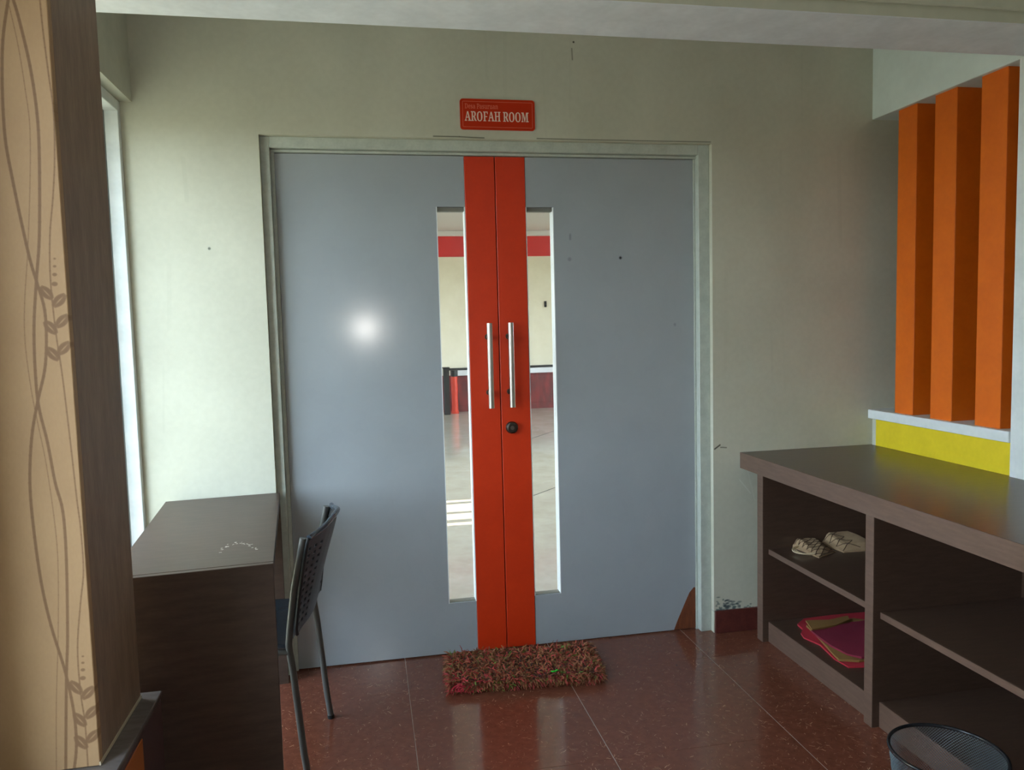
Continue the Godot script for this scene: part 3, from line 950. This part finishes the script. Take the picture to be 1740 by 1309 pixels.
# ------------------------------------------------------------------ desk on the left
func make_desk() -> void:
	var s := 0.957
	var pos := Vector3(CAM_POS.x + (-0.8401 - CAM_POS.x) * s, 0, CAM_POS.z + (0.8706 - CAM_POS.z) * s)
	var yt := CAM_POS.y + (0.7353 - CAM_POS.y) * s
	var wd := 0.4367 * s
	var dd := 1.0085 * s
	var t := thing("writing_desk", "narrow dark brown laminate desk standing against the door wall", "desk", pos, 0.0852)
	var st := begin()
	cbox(st, Vector3(-wd, yt - 0.03, -dd), Vector3(0, yt, -0.0205), 0.001)
	commit(st, "top", M.desk, t)
	for z in [[-0.020, 0.0], [-dd + 0.02, -dd + 0.042]]:
		st = begin()
		cbox(st, Vector3(-wd, 0, z[0]), Vector3(0, yt - (0.0008 if z[1] > -0.1 else 0.03), z[1]), 0.001)
		commit(st, "side_panel", M.desk, t)
	st = begin()
	cbox(st, Vector3(-wd + 0.004, yt - 0.16, -dd + 0.042), Vector3(-wd + 0.022, yt - 0.03, -0.0205), 0.001)
	commit(st, "back_rail", M.desk, t)
	# dried glue and scuffs on the top
	st = begin()
	for i in 30:
		var px := rng.randf_range(374.0, 440.0)
		var py := 936.0 - 13.0 * sin(PI * (px - 374.0) / 66.0) + rng.randfn(0.0, 1.6)
		var p := t.transform.affine_inverse() * pixel_on(Vector2(px, py), 1, yt)
		p.y = yt
		var d := Vector3(rng.randf_range(0.0008, 0.004), 0.0, rng.randf_range(0.0008, 0.0022))
		cbox(st, p - d, p + d + Vector3(0, 0.0006, 0), 0.0)
	commit(st, "glue_specks", plain(rgb(214, 208, 200), 0.6), t).set_meta("kind", "stuff")

# ------------------------------------------------------------------ chair pulled up to the desk
func make_chair() -> void:
	# local axes: +x is behind the sitter, z runs along the backrest
	var t := thing("side_chair", "black plastic chair with perforated back and grey tube legs at the desk", "chair", Vector3(-0.753, 0, 0.574), -0.116)
	var hz := 0.207
	# each rear leg runs up into the back frame
	var side_pts := func(z: float) -> Array:
		var pts := []
		for q in [[0.0, 0.0], [-0.012, 0.1], [-0.033, 0.36], [-0.041, 0.425], [-0.042, 0.45], [-0.036, 0.50], [-0.018, 0.62], [0.008, 0.74], [0.016, 0.775]]:
			pts.append(Vector3(q[0], q[1] + 0.004, z))
		return pts
	for z in [hz, -hz]:
		var st := begin()
		tube(st, side_pts.call(z), 0.0105, 14)
		var leg := commit(st, "rear_leg", M.chair_metal, t)
		st = begin()
		tube(st, [Vector3(0, 0, z), Vector3(-0.001, 0.012, z)], 0.0125, 12)
		commit(st, "foot", M.rubber, leg)
		st = begin()
		tube(st, [Vector3(-0.43, 0.004, z * 0.98), Vector3(-0.41, 0.2, z * 0.97), Vector3(-0.39, 0.41, z * 0.95), Vector3(-0.37, 0.428, z * 0.95), Vector3(-0.04, 0.428, z)], 0.0105, 12)
		leg = commit(st, "front_leg", M.chair_metal, t)
		st = begin()
		tube(st, [Vector3(-0.43, 0, z * 0.98), Vector3(-0.429, 0.012, z * 0.98)], 0.0125, 12)
		commit(st, "foot", M.rubber, leg)
	# seat: shallow dished shell
	var st2 := begin()
	var nx := 12
	var nz := 12
	var P := func(i: int, j: int, low: float) -> Vector3:
		var u := float(i) / nx
		var v := float(j) / nz * 2.0 - 1.0
		var x := -0.045 - 0.40 * u
		var y := 0.452 - 0.012 * sin(u * PI) * (1.0 - v * v) - 0.025 * pow(maxf(u - 0.82, 0.0) / 0.18, 2.0)
		return Vector3(x, y - low, v * (0.205 - 0.012 * u))
	for i in nx:
		for j in nz:
			qauto(st2, P.call(i, j, 0.0), P.call(i + 1, j, 0.0), P.call(i + 1, j + 1, 0.0), P.call(i, j + 1, 0.0), Vector3.UP)
			qauto(st2, P.call(i, j, 0.012), P.call(i + 1, j, 0.012), P.call(i + 1, j + 1, 0.012), P.call(i, j + 1, 0.012), Vector3.DOWN)
	for i in nx:
		qauto(st2, P.call(i, 0, 0.0), P.call(i + 1, 0, 0.0), P.call(i + 1, 0, 0.012), P.call(i, 0, 0.012), Vector3(0, 0, -1))
		qauto(st2, P.call(i, nz, 0.0), P.call(i + 1, nz, 0.0), P.call(i + 1, nz, 0.012), P.call(i, nz, 0.012), Vector3(0, 0, 1))
	for j in nz:
		qauto(st2, P.call(0, j, 0.0), P.call(0, j + 1, 0.0), P.call(0, j + 1, 0.012), P.call(0, j, 0.012), Vector3(1, 0, 0))
		qauto(st2, P.call(nx, j, 0.0), P.call(nx, j + 1, 0.0), P.call(nx, j + 1, 0.012), P.call(nx, j, 0.012), Vector3(-1, 0, 0))
	commit(st2, "seat", M.seat_plastic, t)
	# backrest: shell hollowed round the sitter's back, with rows of square holes and solid rims
	var back := func(v: float, w: float, lift: float) -> Vector3:
		# v 0..1 upwards, w -1..1 along the width, lift along the shell's thickness (towards the back)
		var y := 0.478 + 0.315 * v
		var lean := -0.034 + 0.052 * pow(v, 1.25)
		var bow := 0.062 * (1.0 - w * w) * (0.35 + 0.65 * v) + 0.012 * pow(absf(w), 6.0)
		var rise := 0.0
		if v > 0.85:
			rise = 0.012 * cos(w * PI) * (v - 0.85) / 0.15
		var narrow := 0.5 + 0.5 * smoothstep(0.0, 0.3, v + 0.22)
		return Vector3(lean + bow + lift, y + rise, w * 0.214 * narrow)
	var rows := 15
	var cols := 11
	st2 = begin()
	var th := 0.007
	for r in rows:
		for c in cols:
			var v0 := float(r) / rows
			var v1 := float(r + 1) / rows
			var w0 := float(c) / cols * 2.0 - 1.0
			var w1 := float(c + 1) / cols * 2.0 - 1.0
			var solid := r == 0 or r >= rows - 2 or (c > 2 and c < cols - 3)
			for lift in [0.0, th]:
				var out := Vector3(1 if lift > 0.0 else -1, 0, 0)
				var o := [back.call(v0, w0, lift), back.call(v0, w1, lift), back.call(v1, w1, lift), back.call(v1, w0, lift)]
				if solid:
					qauto(st2, o[0], o[1], o[2], o[3], out)
				else:
					var dv := (v1 - v0) * 0.26
					var dw := (w1 - w0) * 0.26
					var h := [back.call(v0 + dv, w0 + dw, lift), back.call(v0 + dv, w1 - dw, lift), back.call(v1 - dv, w1 - dw, lift), back.call(v1 - dv, w0 + dw, lift)]
					for k in 4:
						qauto(st2, o[k], o[(k + 1) % 4], h[(k + 1) % 4], h[k], out)
					if lift == 0.0:
						var hb := [back.call(v0 + dv, w0 + dw, th), back.call(v0 + dv, w1 - dw, th), back.call(v1 - dv, w1 - dw, th), back.call(v1 - dv, w0 + dw, th)]
						var mid: Vector3 = (h[0] + h[2]) * 0.5
						for k in 4:
							qauto(st2, h[k], h[(k + 1) % 4], hb[(k + 1) % 4], hb[k], mid - (h[k] + h[(k + 1) % 4]) * 0.5)
	commit(st2, "backrest", M.black_plastic, t)
	# rolled top rim and side edges of the shell
	st2 = begin()
	var rim := []
	for i in 25:
		rim.append(back.call(1.0, -1.0 + i / 12.0, th * 0.5))
	tube(st2, rim, 0.0085, 10)
	commit(st2, "top_rim", M.seat_plastic, t)
	for w in [-1.0, 1.0]:
		st2 = begin()
		var e := []
		for i in 13:
			e.append(back.call(i / 12.0, w, th * 0.5))
		tube(st2, e, 0.006, 8)
		commit(st2, "side_rim", M.black_plastic, t)

# ------------------------------------------------------------------ counter on the right
func make_counter() -> void:
	var t := thing("shelf_counter", "long dark brown laminate counter with open shelves under the slat screen", "counter", Vector3(1.0621, 0, 0.0))
	var off := -t.position
	var zn := 2.0
	var st := begin()
	cbox(st, Vector3(1.0635, 0.7437, 0.002) + off, Vector3(1.7145, 0.8144, zn) + off, 0.0015)
	commit(st, "top", M.laminate, t)
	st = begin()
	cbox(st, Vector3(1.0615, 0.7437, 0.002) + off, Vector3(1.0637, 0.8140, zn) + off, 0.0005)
	commit(st, "front_edge", M.laminate_lit, t)  # thin sheet carrying the lightened laminate
	for z in [[0.1003, 0.146], [0.8352, 0.8784], [1.93, 1.975]]:
		st = begin()
		cbox(st, Vector3(1.0935, 0, z[0]) + off, Vector3(1.69, 0.7437, z[1]) + off, 0.001)
		var pn := commit(st, "upright", M.laminate, t)
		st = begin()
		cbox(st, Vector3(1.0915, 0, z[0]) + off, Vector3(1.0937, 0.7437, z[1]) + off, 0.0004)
		commit(st, "edge_strip", M.laminate_lit, pn)
	st = begin()
	cbox(st, Vector3(1.675, 0.0, 0.146) + off, Vector3(1.69, 0.7437, 1.93) + off, 0.0)
	commit(st, "back_panel", M.laminate, t)
	for bay in [[0.146, 0.8352, 0.411], [0.8784, 1.93, 0.4035]]:
		for y in [bay[2], 0.0885]:
			st = begin()
			cbox(st, Vector3(1.1215, y - 0.0225, bay[0]) + off, Vector3(1.675, y, bay[1]) + off, 0.001)
			var sh := commit(st, "shelf", M.laminate, t)
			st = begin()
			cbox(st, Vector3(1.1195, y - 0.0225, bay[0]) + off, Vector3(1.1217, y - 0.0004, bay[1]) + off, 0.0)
			commit(st, "edge_strip", M.laminate_lit, sh)
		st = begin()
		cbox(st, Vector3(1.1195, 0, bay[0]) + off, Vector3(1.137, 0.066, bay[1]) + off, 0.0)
		commit(st, "plinth", M.laminate_lit, t)

func make_slats() -> void:
	var labels := ["orange upright slat beside the door wall", "orange upright slat between two other slats", "orange upright slat beside the white pillar"]
	var zs := [[0.150, 0.262], [0.365, 0.481], [0.601, 0.720]]
	for i in 3:
		var s := thing("upright_slat", labels[i], "slat", Vector3(1.77, 0.9773, (zs[i][0] + zs[i][1]) * 0.5), 0.0, "orange slats of the screen")
		var h: float = (zs[i][1] - zs[i][0]) * 0.5
		var st := begin()
		cbox(st, Vector3(-0.048, 0.0, -h), Vector3(0.062, 1.2958, h), 0.001)
		commit(st, "board", M.slat, s)
		st = begin()
		cbox(st, Vector3(-0.05, 0.0, -h), Vector3(-0.0482, 1.2958, h), 0.0005)
		commit(st, "face_strip", M.slat, s)

# ------------------------------------------------------------------ doormat
func make_mat() -> void:
	var t := thing("door_mat", "shaggy brown and red rag doormat folded double before the door", "doormat", Vector3(0.022, 0, 0.175), -0.085)
	var hx := 0.298
	var hz := 0.138
	var st := begin()
	cbox(st, Vector3(-hx, 0.002, -hz), Vector3(hx, 0.040, hz), 0.015)
	commit(st, "backing", plain(rgb(78, 48, 40), 0.95), t)
	# shag of cut rag strips
	var cols := [rgb(140, 88, 62), rgb(154, 92, 66), rgb(118, 78, 54), rgb(168, 78, 64), rgb(142, 100, 62), rgb(176, 74, 68), rgb(124, 90, 56), rgb(148, 98, 70)]
	st = begin()
	for i in 5200:
		var f := rng.randf()
		var p: Vector3
		var d: Vector3
		if f < 0.62:
			p = Vector3(rng.randf_range(-hx, hx), 0.036, rng.randf_range(-hz, hz))
			d = Vector3(rng.randfn(0, 0.8), 0.55, rng.randfn(0, 0.8))
		elif f < 0.88:
			p = Vector3(rng.randf_range(-hx, hx), rng.randf_range(0.006, 0.038), hz - 0.006)
			d = Vector3(rng.randfn(0, 0.8), rng.randfn(0.0, 0.35), 0.8)
		else:
			var sx := -1.0 if rng.randf() < 0.5 else 1.0
			p = Vector3(sx * (hx - 0.006), rng.randf_range(0.006, 0.038), rng.randf_range(-hz, hz))
			d = Vector3(sx * 0.8, rng.randfn(0.0, 0.35), rng.randfn(0, 0.8))
		d = d.normalized()
		var red := p.x < -0.2 and p.z > 0.07 and rng.randf() < 0.22
		var col: Color = cols[rng.randi() % cols.size()]
		if red:
			col = rgb(196, 62, 72)
		elif rng.randf() < 0.04:
			col = rgb(96, 122, 50)
		elif rng.randf() < 0.07 and p.z > 0.05:
			col = rgb(172, 66, 72)
		strip(st, p, d, rng.randf_range(0.016, 0.038), rng.randf_range(0.003, 0.0065), col)
	var pile := commit(st, "pile", null, t)
	var pm := plain(Color.WHITE, 0.95)
	pm.vertex_color_use_as_albedo = true
	pm.vertex_color_is_srgb = true
	pile.material_override = pm
	pile.set_meta("kind", "stuff")
	pile.set_meta("label", "shag of brown, red and green rag strips")
	# rolled red corner and one bright green strip
	st = begin()
	var spiral := []
	for i in 30:
		var a := i * 0.55
		spiral.append(Vector3(-0.262 + (0.001 * i + rng.randf_range(-0.002, 0.002)) * cos(a), 0.022 + (0.00055 * i + rng.randf_range(-0.002, 0.002)) * sin(a), hz + 0.010 + rng.randf_range(0.0, 0.006)))
	tube(st, spiral, 0.0028, 7)
	commit(st, "rolled_corner", plain(rgb(206, 56, 78), 0.9), t).set_meta("label", "pink-red rolled corner")
	st = begin()
	for i in 5:
		strip(st, Vector3(0.095 + i * 0.006, 0.053, hz - 0.012 + 0.004 * (i % 2)), Vector3(0.9, 0.25, 0.3 - 0.2 * i).normalized(), 0.02, 0.007, rgb(40, 205, 60))
	var gm := commit(st, "green_strip", null, t)
	gm.material_override = pm
	gm.set_meta("label", "bright green strip of rag")

func strip(st: SurfaceTool, p: Vector3, d: Vector3, length: float, width: float, col: Color) -> void:
	var side := d.cross(Vector3(rng.randfn(), rng.randfn(), rng.randfn())).normalized() * width * 0.5
	var n := side.cross(d).normalized()
	var q := p + d * length * 0.55 + n * length * 0.08
	var e := q + (d + Vector3(0, -0.5, 0) + n * rng.randf_range(-0.5, 0.5)).normalized() * length * 0.45
	if e.y < 0.002:
		e.y = 0.002
	if q.y < 0.002:
		q.y = 0.002
	st.set_color(col)
	quad(st, p - side, p + side, q + side, q - side, n)
	var n2 := side.cross(e - q).normalized()
	st.set_color(col)
	quad(st, q - side, q + side, e + side * 0.5, e - side * 0.5, n2)

# ------------------------------------------------------------------ things on the shelves
func make_paper_bags() -> void:
	var y := 0.4115
	# each bag lies flat: body with its four corners on the shelf, print and two cord handles
	var specs := [
		{"px": [[1347, 917, 1.0], [1392, 944, 0.35], [1420, 934, 0.35], [1382, 910, 1.0]], "h": 0.036, "print": true, "label": "flat printed kraft paper bag with pale cord handles on the shelf"},
		{"px": [[1396, 907, 1.0], [1434, 933, 0.35], [1510, 927, 0.35], [1450, 902, 1.0]], "h": 0.05, "print": false, "label": "flat plain kraft paper bag behind the printed bag"}]
	var dark := plain(rgb(78, 58, 42), 0.85)
	for s in specs:
		var c := []
		for q in s.px:
			var w := pixel_on(Vector2(q[0], q[1]), 1, y + s.h * q[2])
			c.append(Vector3(w.x, w.y, maxf(w.z, 0.153)))
		var mid: Vector3 = (c[0] + c[1] + c[2] + c[3]) * 0.25
		var t := thing("paper_bag", s.label, "bag", Vector3(mid.x, y, mid.z), 0.0, "flat paper bags on the middle shelf")
		for i in 4:
			c[i] = Vector3(c[i].x - mid.x, 0, c[i].z - mid.z)
		var h: float = s.h
		var st := begin()
		var n := 14
		# gently buckled sheet; u runs from the handles to the base, v across
		var top := func(u: float, v: float) -> Vector3:
			var p: Vector3 = c[0].lerp(c[1], v).lerp(c[3].lerp(c[2], v), u)
			var edge := (0.2 + 0.8 * smoothstep(0.0, 0.2, minf(u, 1.0 - u))) * (0.15 + 0.85 * smoothstep(0.0, 0.25, 1.0 - v))
			return p + Vector3(0, 0.003 + h * (1.0 - 0.6 * v) * edge + 0.004 * sin(u * 9.0 + v * 4.0) * sin(v * PI), 0)
		for i in n:
			var u0 := float(i) / n
			var u1 := float(i + 1) / n
			for j in n:
				var v0 := float(j) / n
				var v1 := float(j + 1) / n
				qauto(st, top.call(u0, v0), top.call(u1, v0), top.call(u1, v1), top.call(u0, v1), Vector3.UP)
			for e in [0.0, 1.0]:
				var a: Vector3 = top.call(u0, e)
				var b: Vector3 = top.call(u1, e)
				qauto(st, a, b, Vector3(b.x, 0, b.z), Vector3(a.x, 0, a.z), a)
				a = top.call(e, u0)
				b = top.call(e, u1)
				qauto(st, a, b, Vector3(b.x, 0, b.z), Vector3(a.x, 0, a.z), a)
		quad(st, c[0], c[1], c[2], c[3], Vector3.DOWN)
		commit(st, "body", M.kraft, t)
		# dark woven print lying on the paper
		st = begin()
		for k in (14 if s.print else 6):
			var pts := []
			for i in 11:
				var w := i / 10.0
				var way := 1.0 if k % 2 == 0 else -1.0
				var v := (k / 2) / 6.0 + way * (w - 0.5) * 0.35 if s.print else 0.15 + 0.3 * (k / 2) + way * (w - 0.5) * 0.3
				var u := 0.04 + 0.92 * w if s.print else 0.03 + 0.4 * w
				pts.append(top.call(u, clampf(v, 0.03, 0.97)) + Vector3(0, 0.0004, 0))
			tube(st, pts, 0.0017, 5)
		commit(st, "woven_print", dark, t).set_meta("kind", "stuff")
		for k in 3:
			st = begin()
			var hp := []
			var out: Vector3 = (c[0] + c[1] - c[2] - c[3]).normalized()
			if not s.print:
				out = -out
			var e0: Vector3 = top.call(0.0 if s.print else 1.0, 0.2)
			var e1: Vector3 = top.call(0.0 if s.print else 1.0, 0.78)
			for i in 15:
				var a := PI * i / 14.0
				hp.append(e0.lerp(e1, 0.5 - 0.5 * cos(a)) + out * ((0.035 + 0.012 * k) * sin(a)) + Vector3(0, 0.003 * k - (0.002 + 0.001 * k) * sin(a), 0))
			hp.push_front(hp[0] - out * 0.06 + Vector3(0, 0.003, 0))
			hp.push_back(hp[-1] - out * 0.06 + Vector3(0, 0.003, 0))
			tube(st, hp, 0.0022, 7)
			commit(st, "handle", M.cord, t)

func wavy_sheet(st: SurfaceTool, poly: PackedVector2Array, y: float, thick: float, waves: float, seed_: float) -> void:
	# an outline in x, z laid as a thin buckled sheet
	var dense := PackedVector2Array()
	for i in poly.size():
		for k in 4:
			dense.append(poly[i].lerp(poly[(i + 1) % poly.size()], k / 4.0))
	var c := Vector2.ZERO
	for p in dense:
		c += p / dense.size()
	var hgt := func(p: Vector2) -> float:
		return y + thick + waves * sin(p.x * 31.0 + seed_) * sin(p.y * 27.0 + seed_ * 2.0)
	var rings := 6
	for i in dense.size():
		var a := dense[i]
		var b := dense[(i + 1) % dense.size()]
		for r in rings:
			var q := []
			for s in [[a, r], [b, r], [b, r + 1], [a, r + 1]]:
				var p: Vector2 = c.lerp(s[0], float(s[1]) / rings)
				q.append(Vector3(p.x, hgt.call(p), p.y))
			if r == 0:
				tri(st, q[0], q[2], q[3], Vector3.UP)
			else:
				qauto(st, q[0], q[1], q[2], q[3], Vector3.UP)
		var out := Vector3(a.x + b.x - 2 * c.x, 0, a.y + b.y - 2 * c.y)
		qauto(st, Vector3(a.x, hgt.call(a), a.y), Vector3(b.x, hgt.call(b), b.y), Vector3(b.x, y, b.y), Vector3(a.x, y, a.y), out)

func make_pink_bag() -> void:
	var y := 0.089
	var t := thing("folded_bag", "folded magenta and red cloth bag with mustard lining on the bottom shelf", "bag", Vector3(1.36, y, 0.42))
	var lay := func(px: Array, lift: float) -> PackedVector2Array:
		var out := PackedVector2Array()
		for q in px:
			var p := pixel_on(Vector2(q[0], q[1]), 1, y + lift)
			out.append(Vector2(p.x - 1.36, p.z - 0.42))
		return out
	var st := begin()
	wavy_sheet(st, lay.call([[1355, 1062], [1366, 1052], [1412, 1046], [1480, 1040], [1510, 1090], [1510, 1132], [1442, 1134], [1418, 1120], [1393, 1096], [1366, 1084], [1361, 1077], [1364, 1070]], 0.004), 0.0, 0.006, 0.0015, 0.3)
	commit(st, "lower_fold", M.pink_red, t)
	st = begin()
	wavy_sheet(st, lay.call([[1370, 1064], [1400, 1060], [1450, 1052], [1500, 1060], [1505, 1118], [1460, 1124], [1425, 1122], [1412, 1108], [1385, 1078]], 0.012), 0.0075, 0.008, 0.002, 1.1)
	commit(st, "lining", M.mustard, t)
	st = begin()
	wavy_sheet(st, lay.call([[1378, 1072], [1400, 1069], [1425, 1064], [1446, 1058], [1500, 1052], [1520, 1090], [1505, 1112], [1464, 1118], [1440, 1112], [1412, 1098], [1392, 1084]], 0.022), 0.017, 0.008, 0.002, 2.3)
	commit(st, "upper_fold", M.magenta, t)
	st = begin()
	wavy_sheet(st, lay.call([[1369, 1056], [1408, 1055], [1425, 1051], [1441, 1048], [1443, 1054], [1420, 1064], [1400, 1068], [1380, 1071]], 0.028), 0.026, 0.006, 0.001, 0.9)
	commit(st, "turned_edge", M.mustard, t)

func make_bin() -> void:
	var h := 0.27
	var r1 := 0.137
	var r0 := 0.108
	var t := thing("waste_bin", "round wire mesh waste bin with black rim beside the counter", "bin", Vector3(0.885, 0, 1.462))
	var st := begin()
	var ring := []
	for i in 64:
		ring.append(Vector3(r1 * cos(TAU * i / 64), h, r1 * sin(TAU * i / 64)))
	tube(st, ring, 0.0048, 10, true)
	commit(st, "rim", M.bin_rim, t)
	st = begin()
	lathe(st, [Vector2(0, 0.0), Vector2(r0 + 0.003, 0.0), Vector2(r0 + 0.003, 0.012), Vector2(r0 - 0.002, 0.012), Vector2(0, 0.006)], 48)
	commit(st, "base", M.bin_rim, t)
	# fine expanded mesh: two families of slanted wires
	st = begin()
	var count := 110
	for way in [-1.0, 1.0]:
		for i in count:
			var pts := []
			for k in 9:
				var v := k / 8.0
				var a: float = TAU * i / count + way * v * 1.9
				var r := lerpf(r0, r1, v)
				pts.append(Vector3(r * cos(a), 0.01 + (h - 0.01) * v, r * sin(a)))
			tube(st, pts, 0.0007, 3)
	commit(st, "wire_mesh", M.bin_wire, t)
